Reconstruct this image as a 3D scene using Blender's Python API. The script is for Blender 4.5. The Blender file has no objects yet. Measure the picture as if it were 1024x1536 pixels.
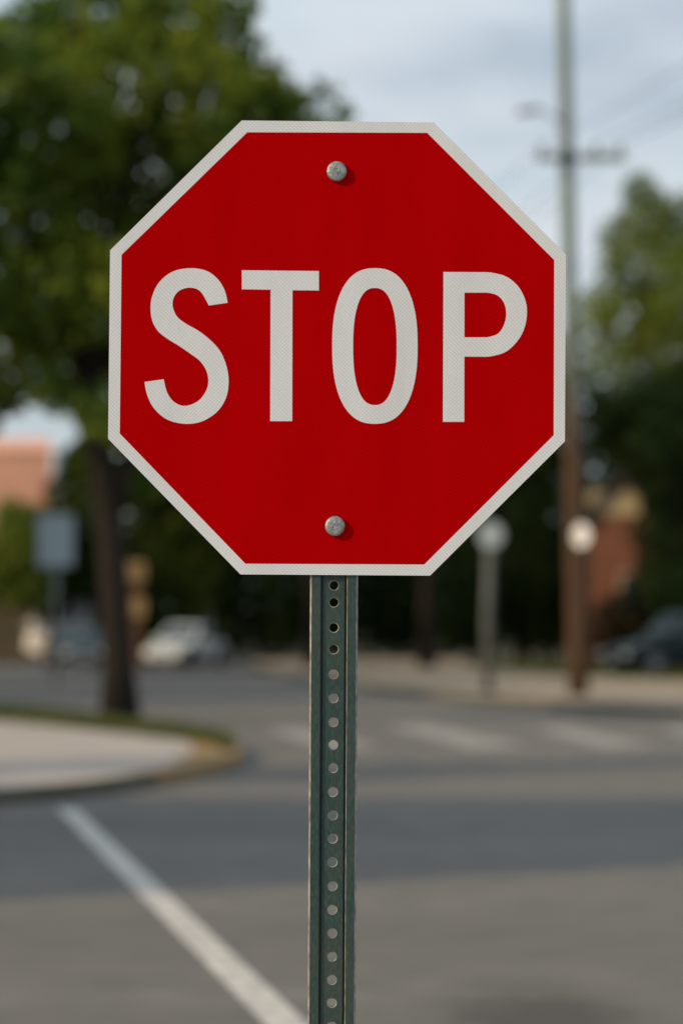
import bpy, bmesh, math, random
import numpy as np
from mathutils import Vector, Matrix

R = math.radians
random.seed(7)
rng = np.random.default_rng(11)
scene = bpy.context.scene
COL = scene.collection

# ------------------------------------------------------------------ camera geometry
CAM_H = 1.6
LENS, SENS = 85.0, 36.0
F = LENS / SENS * 1536.0            # focal length in photo pixels
HZ = 930.0                          # horizon row
D0 = F / 897.0                      # sign distance: 897 px per metre


def P(px, py, D):
    """photo pixel at distance D -> point"""
    return Vector(((px - 512) / F * D, D, CAM_H - (py - HZ) / F * D))


def G(px, py, z=0.0):
    """photo pixel on the level z -> point"""
    D = F * (CAM_H - z) / (py - HZ)
    return Vector(((px - 512) / F * D, D, z))


def X(px, D):
    return (px - 512) / F * D


# ------------------------------------------------------------------ object helpers
def tag(o, label=None, cat=None, group=None, kind=None):
    if label: o['label'] = label
    if cat: o['category'] = cat
    if group: o['group'] = group
    if kind: o['kind'] = kind
    return o


def thing(name, label, cat, loc=(0, 0, 0), rz=0, group=None):
    o = bpy.data.objects.new(name, None)
    o.empty_display_size = 0.3
    COL.objects.link(o)
    o.location = loc
    o.rotation_euler = (0, 0, rz)
    return tag(o, label, cat, group)


def mesh_obj(name, verts, faces, mat, parent=None, smooth=False):
    me = bpy.data.meshes.new(name)
    me.from_pydata([tuple(v) for v in verts], [], faces)
    me.update()
    o = bpy.data.objects.new(name, me)
    COL.objects.link(o)
    if mat: me.materials.append(mat)
    if smooth:
        me.polygons.foreach_set('use_smooth', [True] * len(me.polygons))
    if parent: o.parent = parent
    return o


def bm_obj(name, bm, mat, parent=None, smooth=False):
    me = bpy.data.meshes.new(name)
    bmesh.ops.recalc_face_normals(bm, faces=bm.faces[:])
    bm.to_mesh(me)
    bm.free()
    o = bpy.data.objects.new(name, me)
    COL.objects.link(o)
    if mat: me.materials.append(mat)
    if smooth:
        me.polygons.foreach_set('use_smooth', [True] * len(me.polygons))
    if parent: o.parent = parent
    return o


def bevel(o, w, seg=2, ang=30):
    m = o.modifiers.new('bevel', 'BEVEL')
    m.width = w
    m.segments = seg
    m.limit_method = 'ANGLE'
    m.angle_limit = R(ang)
    return o


def add_box(bm, x0, x1, y0, y1, z0, z1):
    v = [bm.verts.new((x, y, z)) for z in (z0, z1) for y in (y0, y1) for x in (x0, x1)]
    for f in ((0, 2, 3, 1), (4, 5, 7, 6), (0, 1, 5, 4), (2, 6, 7, 3), (0, 4, 6, 2), (1, 3, 7, 5)):
        bm.faces.new([v[i] for i in f])


def add_tube(bm, pts, radii, n=10, cap=True):
    """swept tube with a radius per point"""
    rings = []
    pts = [Vector(p) for p in pts]
    for i, p in enumerate(pts):
        if i == 0: d = pts[1] - p
        elif i == len(pts) - 1: d = p - pts[i - 1]
        else: d = pts[i + 1] - pts[i - 1]
        d.normalize()
        a = Vector((0, 1, 0)) if abs(d.y) < 0.9 else Vector((1, 0, 0))
        u = d.cross(a).normalized()
        w = d.cross(u).normalized()
        rings.append([bm.verts.new(p + (u * math.cos(t) + w * math.sin(t)) * radii[i])
                      for t in [2 * math.pi * k / n for k in range(n)]])
    for a, b in zip(rings, rings[1:]):
        for k in range(n):
            bm.faces.new((a[k], a[(k + 1) % n], b[(k + 1) % n], b[k]))
    if cap:
        bm.faces.new(rings[0][::-1])
        bm.faces.new(rings[-1])


def prism_xz(bm, pts, y0, y1):
    """closed outline (x,z) extruded from y0 (front) to y1"""
    a = [bm.verts.new((p[0], y0, p[1])) for p in pts]
    b = [bm.verts.new((p[0], y1, p[1])) for p in pts]
    n = len(pts)
    bm.faces.new(a)
    bm.faces.new(b[::-1])
    for i in range(n):
        bm.faces.new((a[i], b[i], b[(i + 1) % n], a[(i + 1) % n]))


def prism_xy(bm, pts, z0, z1):
    a = [bm.verts.new((p[0], p[1], z1)) for p in pts]
    b = [bm.verts.new((p[0], p[1], z0)) for p in pts]
    n = len(pts)
    bm.faces.new(a)
    bm.faces.new(b[::-1])
    for i in range(n):
        bm.faces.new((a[i], b[i], b[(i + 1) % n], a[(i + 1) % n]))


def ring_xz(bm, outer, inner, y0, y1):
    """outline with one hole; both loops have the same number of points"""
    n = len(outer)
    L = [[bm.verts.new((p[0], y, p[1])) for p in loop] for loop in (outer, inner) for y in (y0, y1)]
    of, ob, inf, inb = L
    for i in range(n):
        j = (i + 1) % n
        bm.faces.new((of[i], of[j], inf[j], inf[i]))
        bm.faces.new((ob[i], inb[i], inb[j], ob[j]))
        bm.faces.new((of[i], ob[i], ob[j], of[j]))
        bm.faces.new((inf[i], inf[j], inb[j], inb[i]))


def spline(pts, per=8, closed=False):
    """Catmull-Rom through the points"""
    out = []
    n = len(pts)
    rngi = range(n if closed else n - 1)
    for i in rngi:
        if closed:
            p = [pts[(i + k - 1) % n] for k in range(4)]
        else:
            p = [pts[max(0, i - 1)], pts[i], pts[i + 1], pts[min(n - 1, i + 2)]]
        for s in range(per):
            t = s / per
            q = []
            for c in range(2):
                a, b, d, e = p[0][c], p[1][c], p[2][c], p[3][c]
                q.append(0.5 * (2 * b + (d - a) * t + (2 * a - 5 * b + 4 * d - e) * t * t + (3 * b - a - 3 * d + e) * t ** 3))
            out.append(tuple(q))
    if not closed: out.append(tuple(pts[-1]))
    return out


# ------------------------------------------------------------------ materials
def new_mat(name):
    m = bpy.data.materials.new(name)
    m.use_nodes = True
    nt = m.node_tree
    b = nt.nodes['Principled BSDF']
    return m, nt, b


def link(nt, a, b): nt.links.new(a, b)


def node(nt, t, **kw):
    n = nt.nodes.new(t)
    for k, v in kw.items(): setattr(n, k, v)
    return n


def mixrgb(nt, fac, a, b, blend='MIX'):
    n = node(nt, 'ShaderNodeMix', data_type='RGBA', blend_type=blend)
    for sock, v in ((n.inputs[0], fac), (n.inputs[6], a), (n.inputs[7], b)):
        if hasattr(v, 'is_linked'): link(nt, v, sock)
        elif isinstance(v, (int, float)): sock.default_value = v
        else: sock.default_value = (*v, 1)
    return n.outputs[2]


def math_n(nt, op, a, b=0.0, clamp=False):
    n = node(nt, 'ShaderNodeMath', operation=op, use_clamp=clamp)
    for sock, v in ((n.inputs[0], a), (n.inputs[1], b)):
        if hasattr(v, 'is_linked'): link(nt, v, sock)
        else: sock.default_value = v
    return n.outputs[0]


def ramp(nt, fac, stops):
    n = node(nt, 'ShaderNodeValToRGB')
    link(nt, fac, n.inputs[0])
    el = n.color_ramp.elements
    while len(el) < len(stops): el.new(0.5)
    for e, (p, c) in zip(el, stops):
        e.position = p
        e.color = (c, c, c, 1) if isinstance(c, (int, float)) else (*c, 1)
    return n.outputs[0]


def noise(nt, scale, detail=4, rough=0.55, vec=None, stretch=None):
    n = node(nt, 'ShaderNodeTexNoise')
    n.inputs['Scale'].default_value = scale
    n.inputs['Detail'].default_value = detail
    n.inputs['Roughness'].default_value = rough
    if vec is None:
        vec = node(nt, 'ShaderNodeTexCoord').outputs['Object']
    if stretch:
        mp = node(nt, 'ShaderNodeMapping')
        mp.inputs['Scale'].default_value = stretch
        link(nt, vec, mp.inputs[0])
        vec = mp.outputs[0]
    link(nt, vec, n.inputs['Vector'])
    return n.outputs[0]


def bump(nt, b, h, strength=0.3, dist=0.01):
    n = node(nt, 'ShaderNodeBump')
    n.inputs['Strength'].default_value = strength
    n.inputs['Distance'].default_value = dist
    link(nt, h, n.inputs['Height'])
    link(nt, n.outputs[0], b.inputs['Normal'])


def simple(name, c1, c2=None, scale=4, rough=0.6, metal=0.0, spec=0.4, stretch=None, bump_s=0.0):
    m, nt, b = new_mat(name)
    b.inputs['Roughness'].default_value = rough
    b.inputs['Metallic'].default_value = metal
    b.inputs['Specular IOR Level'].default_value = spec
    if c2 is None: c2 = tuple(v * 0.75 for v in c1)
    nz = noise(nt, scale, 5, 0.6, stretch=stretch)
    r = ramp(nt, nz, [(0.35, 0.0), (0.65, 1.0)])
    link(nt, mixrgb(nt, r, c2, c1), b.inputs['Base Color'])
    if bump_s: bump(nt, b, nz, bump_s, 0.02)
    return m


def sheeting(name, c, dark, spec=0.2):
    """retroreflective sheeting: fine diagonal cross-hatch of cells"""
    m, nt, b = new_mat(name)
    tc = node(nt, 'ShaderNodeTexCoord').outputs['Object']
    sx = node(nt, 'ShaderNodeSeparateXYZ')
    link(nt, tc, sx.inputs[0])
    x, z = sx.outputs[0], sx.outputs[2]
    wob = noise(nt, 6.0, 2, 0.5)
    k = 2 * math.pi / 0.0066
    s1 = math_n(nt, 'SINE', math_n(nt, 'MULTIPLY', math_n(nt, 'ADD', x, z), k))
    s2 = math_n(nt, 'SINE', math_n(nt, 'MULTIPLY', math_n(nt, 'SUBTRACT', x, z), k * 1.07))
    # the two families of cells take turns in soft patches, like moire on the real sheet
    w = ramp(nt, noise(nt, 9.0, 2, 0.5), [(0.36, 0.15), (0.64, 0.85)])
    wi = math_n(nt, 'SUBTRACT', 1.0, w)
    s = math_n(nt, 'ADD', math_n(nt, 'MULTIPLY', s1, w), math_n(nt, 'MULTIPLY', s2, wi))
    s = math_n(nt, 'ADD', math_n(nt, 'MULTIPLY', s, 0.5), 0.5, clamp=True)
    col = mixrgb(nt, s, dark, c)
    big = ramp(nt, noise(nt, 5.0, 5, 0.6, stretch=(1.6, 1, 0.45)), [(0.3, 0.87), (0.68, 1.0)])
    col = mixrgb(nt, 1.0, col, big, 'MULTIPLY')
    # faint grime and fine grain
    gr = ramp(nt, noise(nt, 420, 2, 0.6), [(0.3, 0.93), (0.7, 1.0)])
    col = mixrgb(nt, 1.0, col, gr, 'MULTIPLY')
    link(nt, col, b.inputs['Base Color'])
    b.inputs['Roughness'].default_value = 0.55
    b.inputs['Specular IOR Level'].default_value = spec
    bump(nt, b, s, 0.10, 0.0006)
    return m


M = {}
M['red'] = sheeting('red sheeting', (0.465, 0.0006, 0.0022), (0.335, 0.0004, 0.0014), 0.0)
M['white_sheet'] = sheeting('white sheeting', (0.71, 0.75, 0.785), (0.565, 0.60, 0.63))
M['alu'] = simple('sign aluminium', (0.55, 0.55, 0.55), scale=30, rough=0.45, metal=0.7)


def post_mat():
    m, nt, b = new_mat('green post paint')
    nz = noise(nt, 430, 4, 0.7, stretch=(1, 1, 0.22))
    big = noise(nt, 7, 4, 0.6, stretch=(1, 1, 0.5))
    c = mixrgb(nt, ramp(nt, nz, [(0.40, 0.0), (0.70, 1.0)]), (0.008, 0.031, 0.029), (0.040, 0.076, 0.068))
    c = mixrgb(nt, ramp(nt, big, [(0.45, 0.0), (0.75, 0.55)]), c, (0.060, 0.066, 0.052))
    spk = noise(nt, 900, 2, 0.7)
    c = mixrgb(nt, ramp(nt, spk, [(0.66, 0.0), (0.76, 0.5)]), c, (0.16, 0.155, 0.13))
    link(nt, c, b.inputs['Base Color'])
    b.inputs['Roughness'].default_value = 0.5
    b.inputs['Specular IOR Level'].default_value = 0.45
    bump(nt, b, nz, 0.25, 0.0008)
    return m


M['post'] = post_mat()
M['post_worn_lit'] = simple('rubbed sunlit post edge', (0.34, 0.32, 0.28), (0.10, 0.12, 0.11), scale=160, rough=0.5, stretch=(1, 1, .3))  # wear plus the sun's edge highlight, both put into the colour


def bolt_mat():
    m, nt, b = new_mat('galvanised bolt')
    nz = noise(nt, 120, 5, 0.65)
    c = mixrgb(nt, ramp(nt, nz, [(0.38, 0.0), (0.62, 1.0)]), (0.19, 0.205, 0.20), (0.36, 0.38, 0.37))
    link(nt, c, b.inputs['Base Color'])
    b.inputs['Metallic'].default_value = 0.45
    b.inputs['Roughness'].default_value = 0.42
    bump(nt, b, nz, 0.6, 0.0025)
    return m


M['bolt'] = bolt_mat()


def asphalt_mat():
    m, nt, b = new_mat('asphalt')
    fine = noise(nt, 60, 3, 0.7)
    big = noise(nt, 0.35, 4, 0.6, stretch=(0.5, 1.3, 1))
    mid = noise(nt, 2.3, 5, 0.6)
    c = mixrgb(nt, ramp(nt, big, [(0.3, 0.0), (0.7, 1.0)]), (0.142, 0.131, 0.113), (0.210, 0.194, 0.168))
    c = mixrgb(nt, ramp(nt, mid, [(0.35, 0.0), (0.68, 0.7)]), c, (0.115, 0.114, 0.104))
    c = mixrgb(nt, ramp(nt, fine, [(0.35, 0.35), (0.65, 0.0)]), c, (0.07, 0.07, 0.07))
    # an uneven dark patch on the near lane
    tc = node(nt, 'ShaderNodeTexCoord').outputs['Object']
    mp = node(nt, 'ShaderNodeMapping')
    mp.inputs['Location'].default_value = (-0.80 * 1.9, -9.75 * 1.0, 0)
    mp.inputs['Scale'].default_value = (1.9, 1.0, 1)
    link(nt, tc, mp.inputs[0])
    ln = node(nt, 'ShaderNodeVectorMath', operation='LENGTH')
    link(nt, mp.outputs[0], ln.inputs[0])
    st = math_n(nt, 'ADD', ln.outputs[1], math_n(nt, 'MULTIPLY', math_n(nt, 'SUBTRACT', mid, 0.5), 2.4))
    sm = ramp(nt, st, [(0.35, 0.8), (1.0, 0.0)])
    c = mixrgb(nt, sm, c, (0.062, 0.058, 0.052))
    link(nt, c, b.inputs['Base Color'])
    b.inputs['Roughness'].default_value = 0.9
    b.inputs['Specular IOR Level'].default_value = 0.25
    bump(nt, b, fine, 0.4, 0.006)
    return m


M['asphalt'] = asphalt_mat()
M['paint'] = simple('worn road paint', (0.58, 0.55, 0.50), (0.34, 0.325, 0.295), scale=6, rough=0.8)
M['paint_worn'] = simple('very worn road paint', (0.34, 0.32, 0.28), (0.19, 0.18, 0.16), scale=4, rough=0.85)
M['concrete'] = simple('pavement concrete', (0.42, 0.375, 0.33), (0.32, 0.285, 0.25), scale=1.1, rough=0.9)
M['tan_concrete'] = simple('tan pavement', (0.34, 0.27, 0.19), (0.24, 0.19, 0.13), scale=0.8, rough=0.9)
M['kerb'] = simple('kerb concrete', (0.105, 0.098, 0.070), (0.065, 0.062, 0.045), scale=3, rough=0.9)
M['kerb_yellow'] = simple('worn yellow kerb paint', (0.30, 0.19, 0.075), (0.19, 0.125, 0.05), scale=3, rough=0.85)
M['soil'] = simple('ground soil', (0.10, 0.085, 0.05), (0.06, 0.06, 0.03), scale=0.6, rough=0.95)
M['grass'] = simple('grass blades', (0.10, 0.11, 0.025), (0.05, 0.07, 0.015), scale=1.5, rough=0.8)
M['bark'] = simple('bark', (0.018, 0.012, 0.007), (0.010, 0.007, 0.005), scale=6, rough=0.95, stretch=(3, 3, 0.6), bump_s=0.6)
def pole_mat():
    m, nt, b = new_mat('sky-paled pole wood')
    nz = noise(nt, 5, 5, 0.6, stretch=(4, 4, 0.3))
    sx = node(nt, 'ShaderNodeSeparateXYZ'); link(nt, node(nt, 'ShaderNodeTexCoord').outputs['Object'], sx.inputs[0])
    z = math_n(nt, 'ADD', sx.outputs[2], math_n(nt, 'MULTIPLY', nz, 1.5))
    br = mixrgb(nt, ramp(nt, nz, [(0.35, 0.0), (0.65, 1.0)]), (0.050, 0.027, 0.014), (0.095, 0.050, 0.024))
    gy = mixrgb(nt, ramp(nt, nz, [(0.35, 0.0), (0.65, 1.0)]), (0.12, 0.165, 0.14), (0.20, 0.255, 0.22))  # upper wood paled: blurred bright sky around the pole painted into its colour
    f = ramp(nt, math_n(nt, 'MULTIPLY', z, 0.06), [(0.34, 0.0), (0.50, 1.0)])
    link(nt, mixrgb(nt, f, br, gy), b.inputs['Base Color'])
    b.inputs['Roughness'].default_value = 0.9
    bump(nt, b, nz, 0.3, 0.02)
    return m


M['pole_wood'] = pole_mat()
M['post_grey'] = simple('dull grey post paint', (0.12, 0.13, 0.115), (0.08, 0.09, 0.08), scale=4, rough=0.6)
M['terracotta'] = simple('terracotta tiles', (0.74, 0.38, 0.25), (0.64, 0.31, 0.20), scale=2, rough=0.9)
M['galv'] = simple('galvanised steel', (0.28, 0.30, 0.29), (0.20, 0.22, 0.21), scale=4, rough=0.55, metal=0.3)
M['sign_back'] = simple('bare sign metal', (0.42, 0.49, 0.52), (0.34, 0.40, 0.43), scale=5, rough=0.6)
M['sign_white'] = simple('white sign face', (0.82, 0.82, 0.82), (0.74, 0.74, 0.74), scale=6, rough=0.5)
M['ceramic'] = simple('brown ceramic', (0.12, 0.07, 0.05), rough=0.3)
M['salmon'] = simple('salmon render', (0.78, 0.40, 0.27), (0.70, 0.35, 0.23), scale=0.8, rough=0.9)
M['tan'] = simple('tan stone', (0.33, 0.22, 0.10), (0.22, 0.145, 0.065), scale=2.5, rough=0.9)
M['brown_wood'] = simple('brown stained wood', (0.13, 0.06, 0.025), (0.08, 0.04, 0.018), scale=4, rough=0.8, stretch=(4, 4, 0.5))
M['beige'] = simple('beige trim', (0.40, 0.31, 0.18), (0.34, 0.26, 0.15), scale=1.5, rough=0.85)
M['roof'] = simple('roof shingle', (0.085, 0.075, 0.07), (0.05, 0.045, 0.04), scale=3, rough=0.9)
M['glass'] = simple('window glass', (0.03, 0.04, 0.045), rough=0.06, spec=0.8)
M['tyre'] = simple('tyre rubber', (0.018, 0.018, 0.018), rough=0.85)
M['rim'] = simple('alloy rim', (0.45, 0.46, 0.47), rough=0.35, metal=0.7)
M['lens_clear'] = simple('clear lamp lens', (0.72, 0.68, 0.60), rough=0.15, spec=0.7)
M['lens_red'] = simple('red lamp lens', (0.35, 0.02, 0.02), rough=0.2, spec=0.6)
M['trim'] = simple('black trim', (0.02, 0.02, 0.022), rough=0.5)
M['plate'] = simple('number plate', (0.6, 0.6, 0.58), rough=0.5)


def car_paint(name, c, spec=0.5):
    m, nt, b = new_mat(name)
    b.inputs['Base Color'].default_value = (*c, 1)
    nz = noise(nt, 3, 4, 0.6)
    link(nt, mixrgb(nt, ramp(nt, nz, [(0.4, 0.0), (0.8, 0.25)]), c, tuple(v * 0.6 + 0.02 for v in c)), b.inputs['Base Color'])
    b.inputs['Roughness'].default_value = 0.3
    b.inputs['Specular IOR Level'].default_value = spec
    b.inputs['Coat Weight'].default_value = 0.6 * (spec - 0.1)
    b.inputs['Coat Roughness'].default_value = 0.05
    return m


def brick_mat():
    m, nt, b = new_mat('red brick')
    tc = node(nt, 'ShaderNodeTexCoord').outputs['Object']
    sx = node(nt, 'ShaderNodeSeparateXYZ'); link(nt, tc, sx.inputs[0])
    cb = node(nt, 'ShaderNodeCombineXYZ')
    link(nt, math_n(nt, 'ADD', sx.outputs[0], sx.outputs[1]), cb.inputs[0])
    link(nt, sx.outputs[2], cb.inputs[1])
    br = node(nt, 'ShaderNodeTexBrick')
    br.inputs['Color1'].default_value = (0.22, 0.062, 0.026, 1)
    br.inputs['Color2'].default_value = (0.13, 0.038, 0.019, 1)
    br.inputs['Mortar'].default_value = (0.16, 0.12, 0.09, 1)
    br.inputs['Scale'].default_value = 4.4
    link(nt, cb.outputs[0], br.inputs['Vector'])
    link(nt, br.outputs[0], b.inputs['Base Color'])
    b.inputs['Roughness'].default_value = 0.9
    return m


M['brick'] = brick_mat()


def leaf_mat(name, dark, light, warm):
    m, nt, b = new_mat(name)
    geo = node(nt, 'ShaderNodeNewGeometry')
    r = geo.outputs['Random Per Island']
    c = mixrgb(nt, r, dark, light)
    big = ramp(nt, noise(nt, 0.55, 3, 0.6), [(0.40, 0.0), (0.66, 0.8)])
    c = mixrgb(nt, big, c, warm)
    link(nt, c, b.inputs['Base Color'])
    b.inputs['Roughness'].default_value = 0.7
    b.inputs['Specular IOR Level'].default_value = 0.12
    tr = node(nt, 'ShaderNodeBsdfTranslucent')
    link(nt, c, tr.inputs[0])
    mx = node(nt, 'ShaderNodeMixShader')
    mx.inputs[0].default_value = 0.46
    out = nt.nodes['Material Output']
    link(nt, b.outputs[0], mx.inputs[1])
    link(nt, tr.outputs[0], mx.inputs[2])
    link(nt, mx.outputs[0], out.inputs[0])
    return m


M['leaf'] = leaf_mat('maple leaves', (0.030, 0.080, 0.016), (0.120, 0.195, 0.030), (0.250, 0.285, 0.026))
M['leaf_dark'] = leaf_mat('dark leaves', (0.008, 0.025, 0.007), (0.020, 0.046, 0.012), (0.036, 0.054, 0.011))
M['leaf_mid'] = leaf_mat('olive leaves', (0.014, 0.036, 0.008), (0.045, 0.078, 0.012), (0.085, 0.100, 0.012))
M['leaf_bright'] = leaf_mat('yellow green leaves', (0.065, 0.120, 0.022), (0.150, 0.215, 0.034), (0.235, 0.275, 0.034))

# ------------------------------------------------------------------ foliage
def leaf_cloud(name, lobes, size, density, mat, parent=None):
    """lobes: (centre, (rx,ry,rz), fill) - leaf shaped faces through each lobe's volume, thicker near its skin"""
    cs, outs = [], []
    for c, r, fill in lobes:
        r = np.array(r, float)
        area = 4 * math.pi * ((r[0] * r[1]) ** 1.6 + (r[0] * r[2]) ** 1.6 + (r[1] * r[2]) ** 1.6) ** (1 / 1.6) / 3 ** (1 / 1.6)
        n = max(12, int(area * density * fill))
        d = rng.normal(size=(n, 3))
        d /= np.linalg.norm(d, axis=1)[:, None]
        rad = np.clip(1.06 - np.abs(rng.normal(size=n)) * 0.26, 0.05, 1.15)
        # lumps so that the skin of a lobe is uneven
        ph = rng.uniform(0, 6.28, 6)
        lump = 1 + 0.13 * np.sin(d[:, 0] * 5 + ph[0]) * np.sin(d[:, 1] * 5 + ph[1]) + 0.13 * np.sin(d[:, 2] * 7 + ph[2]) * np.sin(d[:, 0] * 6 + ph[3])
        cs.append(np.array(c) + d * r * (rad * lump)[:, None])
        outs.append(d)
    c = np.concatenate(cs)
    o = np.concatenate(outs)
    n = len(c)
    nrm = o * 0.7 + rng.normal(size=(n, 3)) * 0.7 + np.array([0, 0, 0.35])
    nrm /= np.linalg.norm(nrm, axis=1)[:, None]
    t = rng.normal(size=(n, 3)) + np.array([0, 0, -0.5])
    t -= nrm * (t * nrm).sum(1)[:, None]
    t /= np.linalg.norm(t, axis=1)[:, None]
    b = np.cross(nrm, t)
    s = size * rng.uniform(0.6, 1.35, n)[:, None]
    v = np.empty((n, 4, 3))
    v[:, 0] = c - t * s * 0.5
    v[:, 1] = c + b * s * 0.36 - nrm * s * 0.08
    v[:, 2] = c + t * s * 0.6 - nrm * s * 0.05
    v[:, 3] = c - b * s * 0.36 - nrm * s * 0.08
    me = bpy.data.meshes.new(name)
    me.vertices.add(n * 4)
    me.vertices.foreach_set('co', v.reshape(-1))
    me.loops.add(n * 4)
    me.loops.foreach_set('vertex_index', np.arange(n * 4))
    me.polygons.add(n)
    me.polygons.foreach_set('loop_start', np.arange(0, n * 4, 4))
    me.update()
    me.validate()
    me.materials.append(mat)
    ob = bpy.data.objects.new(name, me)
    COL.objects.link(ob)
    if parent: ob.parent = parent
    return ob


def trunk_mesh(base_r, path, limbs, parent, mat):
    bm = bmesh.new()
    n = len(path)
    rad = [base_r * (1.35 if i == 0 else 1.0) * (1 - 0.55 * i / (n - 1)) for i in range(n)]
    add_tube(bm, path, rad, 12)
    for pts, r0 in limbs:
        add_tube(bm, pts, [r0 * (1 - 0.8 * i / (len(pts) - 1)) for i in range(len(pts))], 8)
    return bm_obj('trunk', bm, mat, parent, True)


def tree(name, label, loc, height, crown_r, crown_base, mat, leaf=0.22, density=34, n_lobes=16, trunk_r=0.22, group=None, flat=1.0):
    """a free standing tree: tapered trunk with limbs and a crown of leaf clumps"""
    t = thing(name, label, 'tree', loc, random.uniform(0, 6.28), group)
    ch = height - crown_base
    lobes = []
    limbs = []
    for i in range(n_lobes):
        u = (i + 0.5) / n_lobes
        z = crown_base + ch * (0.12 + 0.80 * u)
        prof = math.sin(math.pi * (0.22 + 0.68 * u)) ** 0.8
        a = i * 2.4 + random.uniform(-0.5, 0.5)
        rr = crown_r * prof * random.uniform(0.35, 0.72)
        lr = crown_r * random.uniform(0.34, 0.50) * (0.75 + 0.35 * prof)
        c = (rr * math.cos(a), rr * math.sin(a), z)
        lobes.append((c, (lr, lr, lr * 0.85 * flat), 1.0))
        if i % 2 == 0:
            st = Vector((0, 0, min(z * 0.8, crown_base + ch * 0.5) * random.uniform(0.7, 0.9)))
            cv = Vector(c)
            limbs.append(([st, st.lerp(cv, 0.5) + Vector((0, 0, 0.25)), cv], trunk_r * 0.42))
    lobes.append(((0, 0, crown_base + ch * 0.5), (crown_r * 0.6, crown_r * 0.6, ch * 0.42), 0.9))
    top = crown_base + ch * 0.75
    path = [Vector((random.uniform(-.08, .08) * k, random.uniform(-.08, .08) * k, top * k / 5)) for k in range(6)]
    trunk_mesh(trunk_r, path, limbs, t, M['bark'])
    leaf_cloud('crown', lobes, leaf, density, mat, t)
    return t


def bush(name, label, loc, rx, ry, h, mat, leaf=0.16, density=55, group=None, cat='bush'):
    t = thing(name, label, cat, loc, 0, group)
    lobes = []
    stems = []
    n = max(5, int(7 * rx / max(h, .1)))
    for i in range(n):
        u = (i + 0.5) / n * 2 - 1
        lx = u * rx * 0.8
        hh = h * random.uniform(0.8, 1.0) * (1 - 0.25 * abs(u) ** 3)
        c = (lx, random.uniform(-.25, .25) * ry, hh * 0.52)
        lobes.append((c, (rx / n * 2.1 + 0.1, ry * 0.8, hh * 0.5), 1.0))
        stems.append((lx, c[1], hh * 0.7))
    bm = bmesh.new()
    for s in stems:
        add_tube(bm, [(s[0] * 0.9, s[1], -0.05), (s[0], s[1], s[2] * 0.5), (s[0] * 1.05, s[1] * 1.1, s[2])], [0.045, 0.035, 0.012], 6)
    bm_obj('stems', bm, M['bark'], t, True)
    leaf_cloud('foliage', lobes, leaf, density, mat, t)
    return t


# ------------------------------------------------------------------ SETTING: ground, road, pavements
def sheet(name, pts, z, mat, kind='structure'):
    o = mesh_obj(name, [(p[0], p[1], z) for p in pts], [list(range(len(pts)))], mat)
    o['kind'] = kind
    return o


sheet('ground', [(-900, -300), (900, -300), (900, 1500), (-900, 1500)], -0.012, M['soil'])
sheet('road', [(-60, -20), (60, -20), (60, 60), (20, 110), (-60, 110)], 0.0, M['asphalt'])

# near pavement where the stop sign stands (below the frame)
bm = bmesh.new(); prism_xy(bm, [(-1.6, -6), (6, -6), (6, 5.6), (4.0, 6.2), (0.4, 6.2), (-1.0, 5.4), (-1.6, 3.8)], -0.01, 0.13)
tag(bevel(bm_obj('pavement', bm, M['concrete']), 0.02), kind='structure')

# corner island on the left: concrete top, kerb round it, yellow paint at its nose
front = [G(px, py, .13) for px, py in [(-420, 1216), (-200, 1206), (0, 1186), (120, 1175), (220, 1162), (300, 1148), (345, 1136)]]
nose = [G(px, py, .13) for px, py in [(364, 1126), (352, 1114), (318, 1102)]]
back = [G(px, py, .13) for px, py in [(262, 1092), (190, 1082), (90, 1071), (0, 1064), (-250, 1052), (-600, 1040)]]
isl = spline([(p.x, p.y) for p in front + nose + back], 5)
isl_c = [(-14, 28.0)]
def inset(poly, d):
    out = []
    n = len(poly)
    for i in range(n):
        a, b, c = Vector(poly[max(0, i - 1)]), Vector(poly[i]), Vector(poly[min(n - 1, i + 1)])
        t = (c - a).normalized()
        nn = Vector((-t.y, t.x))
        dd = d(b) if callable(d) else d
        out.append(tuple(b + nn * dd))
    return out
def kerb_strip(name, line, w, z1, mat):
    inn = inset(line, w)
    bm = bmesh.new()
    n = len(line)
    V = [[bm.verts.new((p[0], p[1], z)) for p in l] for l, z in ((line, -0.02), (line, z1), (inn, z1), (inn, -0.02))]
    for k in range(3):
        for i in range(n - 1):
            bm.faces.new((V[k][i], V[k][i + 1], V[k + 1][i + 1], V[k + 1][i]))
    for i in (0, n - 1):
        bm.faces.new([V[k][i] for k in range(4)])
    o = bevel(bm_obj(name, bm, mat), 0.02, 2, 40)
    o['kind'] = 'structure'
    return o, inn
ny = [i for i, p in enumerate(isl) if p[0] > X(235, p[1])]
i0, i1 = ny[0], ny[-1]
kw = lambda p: 0.55 if p.x > X(322, p.y) else 0.26
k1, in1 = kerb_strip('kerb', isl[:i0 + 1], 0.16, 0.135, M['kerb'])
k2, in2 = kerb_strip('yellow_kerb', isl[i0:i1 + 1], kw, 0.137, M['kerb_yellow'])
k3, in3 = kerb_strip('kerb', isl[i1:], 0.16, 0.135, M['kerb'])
top = in1[:-1] + in2 + in3[1:]
bm = bmesh.new(); prism_xy(bm, top, -0.01, 0.128)
tag(bm_obj('pavement', bm, M['concrete']), kind='structure')

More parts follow.
